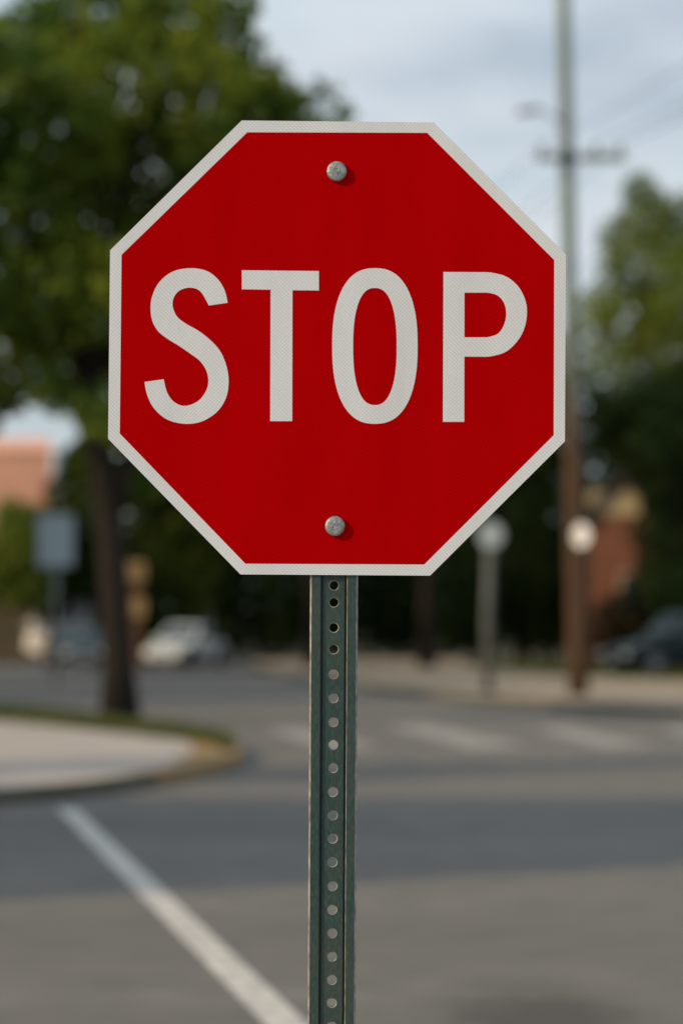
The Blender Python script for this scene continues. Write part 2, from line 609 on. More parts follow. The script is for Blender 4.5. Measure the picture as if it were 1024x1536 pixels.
# far pavement on the right, its kerb and the lawn behind
far_f = [(16, 30.0), (9.5, 35.2), (5.65, 40.0), (3.4, 44.6), (1.6, 50.5), (0.2, 57.5), (-1.4, 67), (-3.0, 80), (-3.6, 95)]
far_f = spline(far_f, 4)
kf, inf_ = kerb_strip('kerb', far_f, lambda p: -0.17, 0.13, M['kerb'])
far_b = [(4.5, 95), (4.2, 80), (4.4, 72), (6.0, 64), (8.6, 57.5), (13.5, 51), (22, 45)]
bm = bmesh.new(); prism_xy(bm, [(p[0], p[1]) for p in reversed(inf_)] + [(16.2, 30.1), (26, 38)] + [far_b[i] for i in range(len(far_b) - 1, -1, -1)], -0.01, 0.125)
tag(bm_obj('pavement', bm, M['tan_concrete']), kind='structure')

# ------------------------------------------------------------------ painted markings
def marking(name, quad, mat, z=0.004):
    o = mesh_obj(name, [(p[0], p[1], z) for p in quad], [[0, 1, 2, 3]], mat)
    o['kind'] = 'structure'
    return o
a = G(100, 1213); b_ = G(428, 1536)
d = (b_ - a).normalized(); nrm = Vector((-d.y, d.x, 0)) * 0.085
e = b_ + d * 5.0
marking('lane_line', [a - nrm, e - nrm, e + nrm, a + nrm], M['paint'])
for q in ([(575, 1090), (640, 1086), (795, 1120), (705, 1124)], [(795, 1094), (850, 1091), (985, 1118), (905, 1122)],
          [(985, 1094), (1035, 1091), (1190, 1118), (1110, 1122)], [(395, 1094), (450, 1091), (575, 1121), (490, 1124)]):
    marking('crosswalk_bar', [G(*p) for p in q], M['paint_worn'])

# ------------------------------------------------------------------ STOP SIGN
def S2(px, py): return ((px - 512) / 897.0, CAM_H - (py - HZ) / 897.0)
base = S2(497.5, 1550)
sgn = thing('stop_sign', 'red octagonal stop sign on a perforated dark green steel post in the foreground', 'stop sign', (0, D0, 0))
OUT = [(362.6, 180.6), (650.3, 183.6), (848, 381.5), (846.6, 662), (644.7, 863.4), (360.6, 861.6), (162.4, 658.2), (165.4, 375.4)]
INN = [(370.9, 198.4), (640.3, 199.2), (830.6, 390), (829.8, 652.8), (636, 846.8), (368.0, 845.6), (179.9, 650.4), (182.6, 382.2)]
outp = [S2(*p) for p in OUT]; innp = [S2(*p) for p in INN]
bm = bmesh.new(); prism_xz(bm, outp, 0.0006, 0.0034)
panel = bevel(bm_obj('panel', bm, M['alu'], sgn), 0.0006, 1)
bm = bmesh.new(); ring_xz(bm, outp, innp, 0.0, 0.0006)
tag(bm_obj('border', bm, M['white_sheet'], panel), 'white reflective border')
bm = bmesh.new(); prism_xz(bm, innp, 0.0, 0.0006)
bm_obj('red_face', bm, M['red'], panel)

LY0, LY1 = -0.0005, -0.00005
def letter(pts):
    bm = bmesh.new(); prism_xz(bm, [S2(*p) for p in pts], LY0, LY1)
    return bm_obj('letter', bm, M['white_sheet'], panel)
# S
s_out = [(341.6, 454.2), (337, 435.5), (326.5, 418.5), (309.5, 406.2), (285.5, 402.3), (259, 407.5), (238.5, 424), (228, 446), (226.2, 466), (229.3, 483), (237.5, 497), (251, 508), (268, 518.5),
         (284, 529.5), (300, 541.5), (309.5, 556), (312.6, 572), (308.6, 587.5), (296.5, 602), (278, 608.8), (262, 603.5), (251, 589), (245.8, 568.8)]
s_in = [(217.0, 573), (220.8, 592), (231.5, 613), (251.3, 629.5), (278, 635.8), (303.3, 632), (325.5, 617.8), (338.6, 598), (343, 575), (340.6, 552.5), (333, 531.5), (323, 517.5), (309, 504.5), (295, 494.5), (279, 485.5), (265.5, 474.5), (259.2, 459), (261.5, 445), (271, 435), (286.6, 431.6), (301, 437.5), (313.4, 458.4)]
letter(spline(s_out, 6) + spline(s_in, 6))
# T
letter([(362.7, 405.4), (478.2, 406.6), (478.2, 435.8), (438.6, 435.4), (438.2, 631.8), (405.2, 631.8), (405.9, 434.6), (362.7, 434.0)])
# O
def sup(cx, cy, a, b, n, N=72):
    o = []
    for k in range(N):
        t = 2 * math.pi * k / N
        c, s = math.cos(t), math.sin(t)
        o.append((cx + a * math.copysign(abs(c) ** (2 / n), c), cy + b * math.copysign(abs(s) ** (2 / n), s)))
    return o
bm = bmesh.new(); ring_xz(bm, [S2(*p) for p in sup(562, 519, 64, 116.8, 2.4)], [S2(*p) for p in sup(562, 519.8, 32.6, 87.8, 2.4)], LY0, LY1)
bm_obj('letter', bm, M['white_sheet'], panel)
# P: outline and counter bridged with matching point counts
bo = spline([(733.8, 408.4), (758, 414.5), (777, 430), (787.8, 452), (789.6, 473), (785, 495), (774, 513.5), (757, 528.5), (733, 535.2)], 5)
bi = spline([(731, 439.0), (745, 442.8), (755, 453.5), (758.7, 470), (755.5, 487), (746.5, 500.5), (731, 506.0)], 5)
bm = bmesh.new(); prism_xz(bm, [S2(*p) for p in [(664.6, 408), (696.2, 408.1), (695.8, 632.8), (663.9, 632.8)]], LY0, LY1)
N = 41
def resample(pts, n):
    L = [0]
    for p, q in zip(pts, pts[1:]): L.append(L[-1] + math.dist(p, q))
    o = []; j = 0
    for k in range(n):
        t = L[-1] * k / (n - 1)
        while j < len(L) - 2 and L[j + 1] < t: j += 1
        f = (t - L[j]) / (L[j + 1] - L[j])
        o.append((pts[j][0] + (pts[j + 1][0] - pts[j][0]) * f, pts[j][1] + (pts[j + 1][1] - pts[j][1]) * f))
    return o
bo2 = resample([(696.2, 408.1)] + bo + [(696.0, 535.0)], N); bi2 = resample([(696.2, 439.0)] + bi + [(696.0, 506.0)], N)
fo = [bm.verts.new((S2(*p)[0], LY0, S2(*p)[1])) for p in bo2]; fi = [bm.verts.new((S2(*p)[0], LY0, S2(*p)[1])) for p in bi2]
go = [bm.verts.new((S2(*p)[0], LY1, S2(*p)[1])) for p in bo2]; gi = [bm.verts.new((S2(*p)[0], LY1, S2(*p)[1])) for p in bi2]
for k in range(N - 1):
    bm.faces.new((fo[k], fo[k + 1], fi[k + 1], fi[k])); bm.faces.new((go[k], gi[k], gi[k + 1], go[k + 1]))
    bm.faces.new((fo[k], go[k], go[k + 1], fo[k + 1])); bm.faces.new((fi[k], fi[k + 1], gi[k + 1], gi[k]))
bm_obj('letter', bm, M['white_sheet'], panel)

# bolts: low round heads on a thin flange
for (px, py, rot) in ((504.8, 257.6, 0.3), (502.2, 789.2, 1.7)):
    bm = bmesh.new()
    prof = [(0.0164, 0.0), (0.0168, 0.0020), (0.0167, 0.0048), (0.0157, 0.0068), (0.0138, 0.0079), (0.0100, 0.0085), (0.0050, 0.0088), (0.0016, 0.0089)]
    rings = []
    for r_, h in prof:
        rings.append([bm.verts.new((r_ * math.cos(2 * math.pi * k / 40), -h, r_ * math.sin(2 * math.pi * k / 40))) for k in range(40)])
    for ra, rb in zip(rings, rings[1:]):
        for k in range(40): bm.faces.new((ra[k], ra[(k + 1) % 40], rb[(k + 1) % 40], rb[k]))
    bm.faces.new(rings[-1]); bm.faces.new(rings[0][::-1])
    # raised stamped strokes on the head
    for sx0, sz0, L, an in ((-0.006, 0.001, 0.006, 1.2), (-0.003, 0.003, 0.005, 0.2), (0.004, 0.002, 0.006, 1.5), (0.001, -0.004, 0.005, 0.4)):
        dx, dz = math.cos(an) * L / 2, math.sin(an) * L / 2
        add_tube(bm, [(sx0 - dx, -0.0084, sz0 - dz), (sx0 + dx, -0.0084, sz0 + dz)], [0.0011, 0.0011], 6)
    bo_ = bm_obj('bolt', bm, M['bolt'], sgn, True)
    x, z = S2(px, py); bo_.location = (x, -0.0006, z); bo_.rotation_euler = (0, rot, 0)

# post: rolled channel, web set back between two flanges, a row of punched holes
PY = 0.0042                                    # front of the flanges, just behind the panel
def post_x(px, py):                             # the post leans a hair to the left going down
    return (px - 512) / 897.0
ztop = S2(0, 205)[1]
lean = lambda z: ((-0.0042) * (S2(0, 865)[1] - z) / (S2(0, 865)[1] - S2(0, 1536)[1]))
cx0 = S2(500.8, 0)[0]
REC, TH = 0.0062, 0.0042
# cross-section across x (mm): front line then back line
fr = [(-40.2, 9.0), (-40.2, 3.6), (-39.4, 1.5), (-37.2, 0.0), (-22.6, 0.0), (-21.7, 0.9), (-21.4, 9.2), (-19.0, 9.2), (-18.6, 5.2), (-17.2, 4.6)]
fr = [(x / 1000, y / 1000) for x, y in fr]
prof_side = fr
full = fr + [(-x, y) for x, y in reversed(fr)]
bk = [(-x, y) for x, y in [(-36.2, 9.0), (-36.0, 4.6), (-24.2, 4.6), (-23.6, 11.6), (-17.2, 11.6)]]
bk = [(x / 1000, y / 1000) for x, y in bk]
back_line = bk + [(-x, y) for x, y in reversed(bk)]
holes_py = [878, 903.5, 941.5, 974, 1011.5, 1047.5, 1083.5, 1117.5, 1152.5, 1188.5, 1223.5, 1258.5, 1294, 1330, 1365.5, 1401, 1436, 1471, 1505.5]
while holes_py[-1] < 2300: holes_py.append(holes_py[-1] + 35.6)
hp = 842.0
while hp > 240: holes_py.append(hp); hp -= 35.6
hz = sorted([S2(0, p)[1] for p in holes_py if S2(0, p)[1] > 0.03], reverse=True)
HR = 0.0074
bm = bmesh.new()
zs = [ztop] + [(a + b) / 2 for a, b in zip(hz, hz[1:])] + [0.02, -0.4]
zs = [z for z in zs]
def V3(x, y, z): return bm.verts.new((cx0 + x + lean(z), PY + y, z))
def strip(line):
    prev = None
    for z in zs:
        row = [V3(x, y, z) for x, y in line]
        if prev:
            for k in range(len(line) - 1): bm.faces.new((prev[k], prev[k + 1], row[k + 1], row[k]))
        prev = row
strip(fr); strip([(-x, y) for x, y in reversed(fr)])
strip(bk); strip([(-x, y) for x, y in reversed(bk)])
strip([bk[0], (0.0402, 0.009)]); strip([(-0.0402, 0.009), (-bk[0][0], bk[0][1])])
# web with holes: each cell is a square-to-circle ring, front and back, and the bore between
xw, yf, yb = 0.0172, 0.0046, 0.0116
def web_cell(z0, z1, zc):
    n = 24
    def sq(t):
        c, s = math.cos(t), math.sin(t)
        hw = xw
        hh = (z0 - zc) if s > 0 else (zc - z1)
        k = min(hw / abs(c) if abs(c) > 1e-6 else 1e9, hh / abs(s) if abs(s) > 1e-6 else 1e9)
        return c * k, zc + s * k
    ang = [2 * math.pi * k / n for k in range(n)]
    for (sx_, sz_) in ((xw, z0 - zc), (-xw, z0 - zc), (-xw, z1 - zc), (xw, z1 - zc)):
        ang.append(math.atan2(sz_, sx_) % (2 * math.pi))
    ang = sorted(ang); n = len(ang)
    A = [V3(*(lambda q: (q[0], yf, q[1]))(sq(t))) for t in ang]
    B = [V3(HR * 1.16 * math.cos(t), yf, zc + HR * 1.16 * math.sin(t)) for t in ang]
    B2 = [V3(HR * math.cos(t), yf + 0.0011, zc + HR * math.sin(t)) for t in ang]
    C_ = [V3(HR * math.cos(t), yb, zc + HR * math.sin(t)) for t in ang]
    Dk = [V3(*(lambda q: (q[0], yb, q[1]))(sq(t))) for t in ang]
    for r0, r1 in ((A, B), (B, B2), (B2, C_), (C_, Dk)):
        for k in range(n): bm.faces.new((r0[k], r0[(k + 1) % n], r1[(k + 1) % n], r1[k]))
for k, zc in enumerate(hz):
    z0 = zs[k]; z1 = zs[k + 1]
    web_cell(z0, z1, zc)
for y_ in (yf, yb):
    bm.faces.new([V3(-xw, y_, zs[-2]), V3(xw, y_, zs[-2]), V3(xw, y_, zs[-1]), V3(-xw, y_, zs[-1])])
bmesh.ops.remove_doubles(bm, verts=bm.verts[:], dist=0.00005)
post = bm_obj('post', bm, M['post'], sgn)
post.data.materials.append(M['post_worn_lit'])
for f in post.data.polygons:                    # rubbed edges, with their sunlit highlight painted in as lighter colour
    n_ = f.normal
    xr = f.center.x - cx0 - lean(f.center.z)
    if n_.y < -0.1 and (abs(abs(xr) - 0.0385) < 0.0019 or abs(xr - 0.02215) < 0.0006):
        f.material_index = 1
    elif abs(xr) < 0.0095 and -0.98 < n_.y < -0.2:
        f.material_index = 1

# ------------------------------------------------------------------ LEFT TREE (on the corner island)
TD = 37.5
tb = G(181, 1072, .13)
t = thing('shade_tree', 'large leafy tree with a leaning dark trunk on the left corner island', 'tree', tb)
lobes_px = [(60, 75, 88, 1), (150, 45, 88, 1), (258, 32, 74, 1), (325, 62, 66, 1), (200, 140, 105, 1), (80, 200, 105, 1), (300, 150, 95, 1), (378, 150, 58, .9),
            (0, 140, 105, 1), (-90, 110, 115, 1), (-110, 260, 130, 1), (20, 320, 105, 1), (130, 300, 105, 1), (240, 290, 105, 1), (340, 260, 90, 1), (440, 178, 44, .6),
            (486, 140, 24, .38), (512, 172, 22, .4), (470, 205, 36, .6), (50, 430, 85, .9), (140, 430, 85, 1), (220, 420, 80, 1), (-60, 430, 110, 1), (320, 400, 90, 1), (28, 525, 52, .6),
            (118, 545, 56, .9), (-90, 560, 90, .8), (190, 540, 60, 1), (430, 300, 90, 1), (160, 620, 46, .8), (260, 560, 70, 1), (95, 590, 40, .7), (150, 690, 44, .6), (205, 690, 60, .8), (22, 562, 40, .7), (72, 580, 36, .8), (-30, 610, 42, .8), (60, 500, 55, .9), (8, 600, 30, .8), (400, 110, 34, .7), (420, 150, 40, .8)]
for k in range(46):
    q = random.choice(lobes_px[:15] + lobes_px[19:23])
    an = random.uniform(0, 6.28); rr = random.uniform(.55, 1.02) * q[2]
    lobes_px.append((q[0] + rr * math.cos(an), q[1] + rr * math.sin(an), random.uniform(22, 42), .8))
lobes = []
for px, py, r_, fill in lobes_px:
    Dd = TD + random.uniform(-2.4, 2.4)
    c = P(px, py, Dd) - tb
    rm = r_ / F * Dd
    lobes.append((tuple(c), (rm, rm * 1.15, rm * 0.92), fill))
tp = [tb + Vector((0, 0, -0.3)), P(178, 1000, TD), P(174, 900, TD), P(166, 790, TD), P(152, 690, TD), P(138, 590, TD), P(120, 470, TD), P(115, 330, TD), P(120, 150, TD)]
tp = [p - tb for p in tp]
limbs = []
for (a_, pts) in ((4, [(90, 560), (40, 480), (-40, 400)]), (4, [(175, 610), (215, 500), (260, 400), (300, 290)]), (5, [(190, 480), (260, 350), (330, 230), (430, 180), (485, 140)]), (5, [(80, 430), (40, 330), (0, 220)]), (6, [(160, 370), (200, 250), (240, 120)]), (3, [(205, 640), (270, 560), (330, 480)])):
    L = [tp[a_]]
    off = random.uniform(-1.2, 1.2)
    for k, q in enumerate(pts): L.append(P(q[0], q[1], TD + off * (k + 1) / len(pts)) - tb)
    limbs.append((L, 0.15))
trunk_mesh(0.27, tp, limbs, t, M['bark'])
leaf_cloud('crown', lobes, 0.20, 72, M['leaf'], t)

# grass on the back edge of the island round the trunk (stuff)
def grass_patch(name, poly_pts, z, n, h):
    """short blades scattered over a polygon"""
    xs = [p[0] for p in poly_pts]; ys = [p[1] for p in poly_pts]
    pts = []
    def inside(x, y):
        c = False; j = len(poly_pts) - 1
        for i in range(len(poly_pts)):
            xi, yi = poly_pts[i]; xj, yj = poly_pts[j]
            if (yi > y) != (yj > y) and x < (xj - xi) * (y - yi) / (yj - yi) + xi: c = not c
            j = i
        return c
    verts, faces = [], []
    while len(faces) < n:
        x = random.uniform(min(xs), max(xs)); y = random.uniform(min(ys), max(ys))
        if not inside(x, y): continue
        a_ = random.uniform(0, 6.28); w = h * 0.22; hh = h * random.uniform(.5, 1.2)
        dx, dy = math.cos(a_) * w, math.sin(a_) * w
        lx, ly = random.uniform(-.5, .5) * hh, random.uniform(-.5, .5) * hh
        i = len(verts)
        verts += [(x - dx, y - dy, z - .005), (x + dx, y + dy, z - .005), (x + lx, y + ly, z + hh)]
        faces.append((i, i + 1, i + 2))
    return tag(mesh_obj(name, verts, faces, M['grass']), 'short dry grass', 'grass', kind='stuff')
gp = [G(px, py, .13) for px, py in [(-200, 1070), (0, 1080), (90, 1089), (180, 1099), (260, 1107), (322, 1117), (340, 1127), (350, 1120), (335, 1108), (312, 1104), (250, 1094), (180, 1086), (90, 1074), (0, 1067), (-200, 1056)]]
grass_patch('island_grass', [(p.x, p.y) for p in gp], 0.13, 26000, 0.13)
lawn = [(p[0], p[1]) for p in far_b] + [(40, 60), (40, 120), (4, 120)]
lawn = [(4.5, 95), (4.2, 80), (4.4, 72), (6.0, 64), (8.6, 57.5), (13.5, 51), (22, 45), (30, 60), (30, 95)]
sheet('lawn', lawn, 0.05, M['grass'])
grass_patch('lawn_grass', [(4.5, 90), (4.2, 80), (4.4, 72), (6.0, 64), (8.6, 57.5), (13.5, 51), (22, 64), (22, 90)], 0.05, 30000, 0.14)

# ------------------------------------------------------------------ UTILITY POLE, small signs
UD = 47.6
ub = G(867, 1042, .125)
t = thing('utility_pole', 'tall brown wooden utility pole with a crossarm on the far pavement', 'utility pole', ub)
pts = [ub + Vector((0, 0, -.4)), P(866, 960, UD), P(862, 800, UD), P(858, 640, UD), P(854, 440, UD), P(850, 240, UD), P(846, 60, UD), P(842, -120, UD)]
pts = [p - ub for p in pts]
bm = bmesh.new(); add_tube(bm, pts, [0.215, 0.20, 0.185, 0.165, 0.15, 0.14, 0.13, 0.12], 16)
bm_obj('pole_shaft', bm, M['pole_wood'], t, True)
pc = P(850, 240, UD) - ub
bm = bmesh.new(); add_box(bm, pc.x - 0.62, pc.x + 1.12, pc.y - 0.29, pc.y - 0.17, pc.z - 0.07, pc.z + 0.07)
arm = bevel(bm_obj('crossarm', bm, M['pole_wood'], t), 0.012)
for dx in (-0.52, 0.55, 1.02):
    bm = bmesh.new(); add_tube(bm, [(pc.x + dx, pc.y - .23, pc.z + .068), (pc.x + dx, pc.y - .23, pc.z + .12), (pc.x + dx, pc.y - .23, pc.z + .15), (pc.x + dx, pc.y - .23, pc.z + .24)], [.02, .06, .04, .055], 10)
    bm_obj('insulator', bm, M['ceramic'], arm, True)
bm = bmesh.new()
add_tube(bm, [(pc.x - .08, pc.y - .235, pc.z - .09), (pc.x - .04, pc.y - .235, pc.z + .0), (pc.x - .04, pc.y - .235, pc.z + .22)], [.09, .12, .10], 12)
bm_obj('fuse_box', bm, M['trim'], t, True)
# lamp bracket near the top of the pole
lz = P(795, 170, UD) - ub
pz = P(849, 178, UD) - ub
bm = bmesh.new(); add_tube(bm, [pz + Vector((0, -.1, -.1)), pz + Vector((-.3, -.2, 0.0)), lz + Vector((.15, -.2, 0.04))], [.03, .028, .025], 8)
br_ = bm_obj('lamp_bracket', bm, M['galv'], t, True)
bm = bmesh.new(); add_tube(bm, [lz + Vector((.2, -.2, .04)), lz + Vector((.05, -.2, .03)), lz + Vector((-.2, -.2, .0)), lz + Vector((-.3, -.2, -.01))], [.04, .07, .08, .03], 10)
bm_obj('lamp_head', bm, M['galv'], br_, True)

# cables from the insulators, along the side street in both directions
for k, dx in enumerate((-0.52, 0.55, 1.02)):
    a_ = ub + Vector((pc.x + dx, pc.y - .23, pc.z + .26))
    for far, sg in ((Vector((a_.x + 4.5, a_.y - 36, a_.z)), 'coming nearer'), (Vector((a_.x - 9, a_.y + 44, a_.z - .4)), 'receding into the distance')):
        pts_ = [a_.lerp(far, q / 12) - Vector((0, 0, 1.1 * math.sin(math.pi * q / 12))) for q in range(13)]
        bm = bmesh.new(); add_tube(bm, pts_, [.009] * 13, 6)
        tag(bm_obj('power_cable', bm, M['trim'], None, True), 'thin black cable from the %s insulator of the pole, %s' % (('left', 'middle', 'right')[k], sg), 'cable', 'power cables on the utility pole')

# round white sign fixed to the pole
rd = P(871, 803, UD - 0.36)
t = thing('round_sign', 'small round white sign plate fixed to the brown utility pole', 'sign', rd)
def disc(bm, r, y0, y1, n=32, rz=1.0):
    prism_xz(bm, [(r * math.cos(2 * math.pi * k / n), rz * r * math.sin(2 * math.pi * k / n)) for k in range(n)], y0, y1)
bm = bmesh.new(); disc(bm, 0.185, 0, .012, rz=1.25)
o = bevel(bm_obj('sign_plate', bm, M['sign_white'], t), .004); o.rotation_euler = (0, 0, R(-32))
bm = bmesh.new(); add_box(bm, -.12, .06, .03, .2, -.03, .03)
bm_obj('bracket', bm, M['galv'], t)

# grey round sign on a stout grey post
gb = G(731, 1040, .125)
t = thing('street_post', 'stout grey post with a round grey sign, left of the utility pole', 'sign post', gb)
hd = P(735, 803, gb.y) - gb
bm = bmesh.new(); add_tube(bm, [(0, 0, -.2), (0.0, 0, hd.z * .5), (hd.x, 0, hd.z + .2)], [.10, .095, .09], 14)
bm_obj('post', bm, M['post_grey'], t, True)
bm = bmesh.new(); disc(bm, 0.25, -.15, -.125, rz=1.1)
o = bevel(bm_obj('sign_plate', bm, M['sign_back'], t), .006); o.location = (hd.x, 0, hd.z)
bm = bmesh.new(); add_tube(bm, [(0, 0, -.2), (0, 0, .05)], [.22, .2], 14)
bm_obj('base_collar', bm, M['post_grey'], t)

# grey rectangular sign at the left
LD = 60.0
lb = Vector((X(84, LD), LD, 0))
t = thing('street_sign', 'grey blue rectangular road sign on a thin post, left of the leaning tree trunk', 'sign', lb)
sc_ = P(85, 811, LD) - lb
bm = bmesh.new(); add_tube(bm, [(0, 0, -.2), (0, 0, sc_.z + .5)], [.05, .05], 10)
bm_obj('post', bm, M['galv'], t, True)
bm = bmesh.new(); add_box(bm, -.44, .44, -.075, -.052, sc_.z - .64, sc_.z + .64)
bevel(bm_obj('sign_plate', bm, M['sign_back'], t), .01)

# post with two tan plates behind the trunk
yb_ = Vector((X(205, 78), 78, 0))
t = thing('wooden_signpost', 'brown wooden post carrying two small tan plates between tree trunk and silver car', 'sign post', yb_)
h1 = (P(205, 858, 78) - yb_).z; h2 = (P(205, 912, 78) - yb_).z
bm = bmesh.new(); add_box(bm, -.14, .14, -.14, .14, -.2, h1 + .2)
bevel(bm_obj('post', bm, M['brown_wood'], t), .02)
for hh in (h1, h2):
    bm = bmesh.new(); add_box(bm, -.30, .30, -.19, -.145, hh - .32, hh + .32)
    bevel(bm_obj('sign_plate', bm, M['tan'], t), .03)

# ------------------------------------------------------------------ CARS
def make_car(name, label, cat, loc, rz, paint, L=4.5, W=1.8, H=1.48, suv=False, group=None, van=False):
    """nose along +x; origin on the ground below the centre"""
    t = thing(name, label, cat, loc, rz, group)
    w = W / 2
    hl = L / 2
    belt = H * (0.60 if not suv else 0.58)
    hood = belt * 0.92
    wr = 0.33 if not suv else 0.37
    if van: st = [(-hl, .42, belt * .95, .90), (-hl + .08, .26, belt, .96), (-hl * .5, .22, belt, 1), (0, .22, belt, 1), (hl * .55, .22, belt, 1), (hl * .72, .24, belt * .95, .98), (hl - .12, .28, belt * .72, .92), (hl, .40, belt * .60, .80)]
    else: st = [(-hl, .42, belt * .88, .80), (-hl + .12, .28, belt * .98, .92), (-hl * .55, .22, belt, 1), (0, .22, belt, 1), (hl * .35, .22, belt * .98, 1), (hl * .62, .24, hood, .98), (hl - .22, .27, hood * .86, .90), (hl, .40, hood * .66, .72)]
    bm = bmesh.new()
    rows = []
    for x, zb, zt, k in st:
        zm = zb + (zt - zb) * .55
        ring = [(-w * k * .86, zb), (-w * k, zb + .12), (-w * k * 1.0, zm), (-w * k * .94, zt - .03), (-w * k * .82, zt), (0, zt + .03), (w * k * .82, zt), (w * k * .94, zt - .03), (w * k, zm), (w * k, zb + .12), (w * k * .86, zb)]
        rows.append([bm.verts.new((x, y, z)) for y, z in ring])
    n = len(rows[0])
    for a, b in zip(rows, rows[1:]):
        for k in range(n): bm.faces.new((a[k], a[(k + 1) % n], b[(k + 1) % n], b[k]))
    bm.faces.new(rows[0]); bm.faces.new(rows[-1][::-1])
    body = bm_obj('body', bm, paint, t, True)
    sd = body.modifiers.new('sub', 'SUBSURF'); sd.levels = 2; sd.render_levels = 2
    # cabin: pillars and roof in paint, glazing set into it
    if van: c0, c1, r0, r1 = -hl + .03, hl * .78, -hl + .10, hl * .44
    elif suv: c0, c1, r0, r1 = -hl + .10, hl * .46, -hl + .40, hl * .12
    else: c0, c1, r0, r1 = -hl * .80, hl * .46, -hl * .42, hl * .10
    bw, rw = w * .90, w * .72
    zb = belt - .06
    bm = bmesh.new()
    q = [[(c0, zb), (c1, zb)], [(r0, H - .05), (r1, H - .05)], [(r0 + .12, H), (r1 - .14, H)]]
    ws = [bw, rw + .03, rw - .06]
    lay = []
    for (a, b), ww in zip(q, ws):
        lay.append([bm.verts.new((x, y, z)) for x, y, z in ((a[0], -ww, a[1]), (b[0], -ww, b[1]), (b[0], ww, b[1]), (a[0], ww, a[1]))])
    for a, b in zip(lay, lay[1:]):
        for k in range(4): bm.faces.new((a[k], a[(k + 1) % 4], b[(k + 1) % 4], b[k]))
    bm.faces.new(lay[-1]); bm.faces.new(lay[0][::-1])
    bevel(bm_obj('roof', bm, paint, t, True), .06, 3, 20)
    def pane(nm, pts, off):
        n_ = (Vector(pts[1]) - Vector(pts[0])).cross(Vector(pts[2]) - Vector(pts[0])).normalized()
        c_ = sum((Vector(p) for p in pts), Vector()) / len(pts)
        if n_.dot(off) < 0: n_ = -n_
        vs = [Vector(p) + n_ * .012 for p in pts] + [Vector(p) - n_ * .01 for p in pts]
        m_ = len(pts)
        fs = [list(range(m_)), list(range(2 * m_ - 1, m_ - 1, -1))] + [[i, i + m_, (i + 1) % m_ + m_, (i + 1) % m_] for i in range(m_)]
        return mesh_obj(nm, vs, fs, M['glass'], t)
    zt = H - .05
    def lp(x0, z0, x1, z1, f): return x0 + (x1 - x0) * f, z0 + (z1 - z0) * f
    def wy(z): return bw + (rw + .03 - bw) * (z - zb) / (zt - zb)
    f0, f1 = .18, .90
    xa, za = lp(c1, zb, r1, zt, f0); xb, zb2 = lp(c1, zb, r1, zt, f1)
    pane('windscreen', [(xa, -wy(za) + .1, za), (xa, wy(za) - .1, za), (xb, wy(zb2) - .1, zb2), (xb, -wy(zb2) + .1, zb2)], Vector((1, 0, .5)))
    ya, zya = lp(c0, zb, r0, zt, f0); yb2, zyb = lp(c0, zb, r0, zt, f1)
    pane('rear_window', [(ya, -wy(zya) + .12, zya), (ya, wy(zya) - .12, zya), (yb2, wy(zyb) - .12, zyb), (yb2, -wy(zyb) + .12, zyb)], Vector((-1, 0, .5)))
    mid = (c0 + c1) / 2 - .05
    for s in (-1, 1):
        def sw(x0, x1, x2, x3):
            pane('side_window', [(x0, s * wy(za), za), (x1, s * wy(za), za), (x2, s * wy(zb2), zb2), (x3, s * wy(zb2), zb2)], Vector((0, s, 0)))
        if van:
            sw(xa - 1.0, xa - .14, xb - .10, xb - .85)
        else:
            sw(mid + .05, xa - .14, xb - .10, mid + .05)
            sw(ya + .16, mid - .05, mid - .05, yb2 + .10)
    # bumpers, grille, lamps, plate, mirrors
    fz = hood * .60
    bm = bmesh.new(); add_box(bm, hl - .16, hl + .03, -w * .74, w * .74, .30, .46); bevel(bm_obj('bumper', bm, M['trim'] if suv else paint, t), .04, 3)
    bm = bmesh.new(); add_box(bm, -hl - .03, -hl + .16, -w * .80, w * .80, .34, .52); bevel(bm_obj('bumper', bm, paint, t), .04, 3)
    bm = bmesh.new(); add_box(bm, hl - .10, hl + .012, -w * .36, w * .36, fz - .10, fz + .04); bevel(bm_obj('grille', bm, M['trim'], t), .02)
    bm = bmesh.new(); add_box(bm, hl + .025, hl + .045, -.24, .24, .34, .45); bm_obj('number_plate', bm, M['plate'], t)
    for s in (-1, 1):
        bm = bmesh.new(); add_box(bm, hl - .26, hl - .045, s * w * .62 - .17, s * w * .62 + .17, fz - .05, fz + .13); bevel(bm_obj('headlight', bm, M['lens_clear'], t), .05, 3)
        bm = bmesh.new(); add_box(bm, -hl - .02, -hl + .12, s * w * .66 - .13, s * w * .66 + .13, belt * .66, belt * .90); bevel(bm_obj('tail_light', bm, M['lens_red'], t), .03, 2)
        bm = bmesh.new(); add_box(bm, xa - .42, xa - .26, s * (w + .09) - .09, s * (w + .09) + .09, belt - .02, belt + .13); bevel(bm_obj('mirror', bm, paint, t), .04, 2)
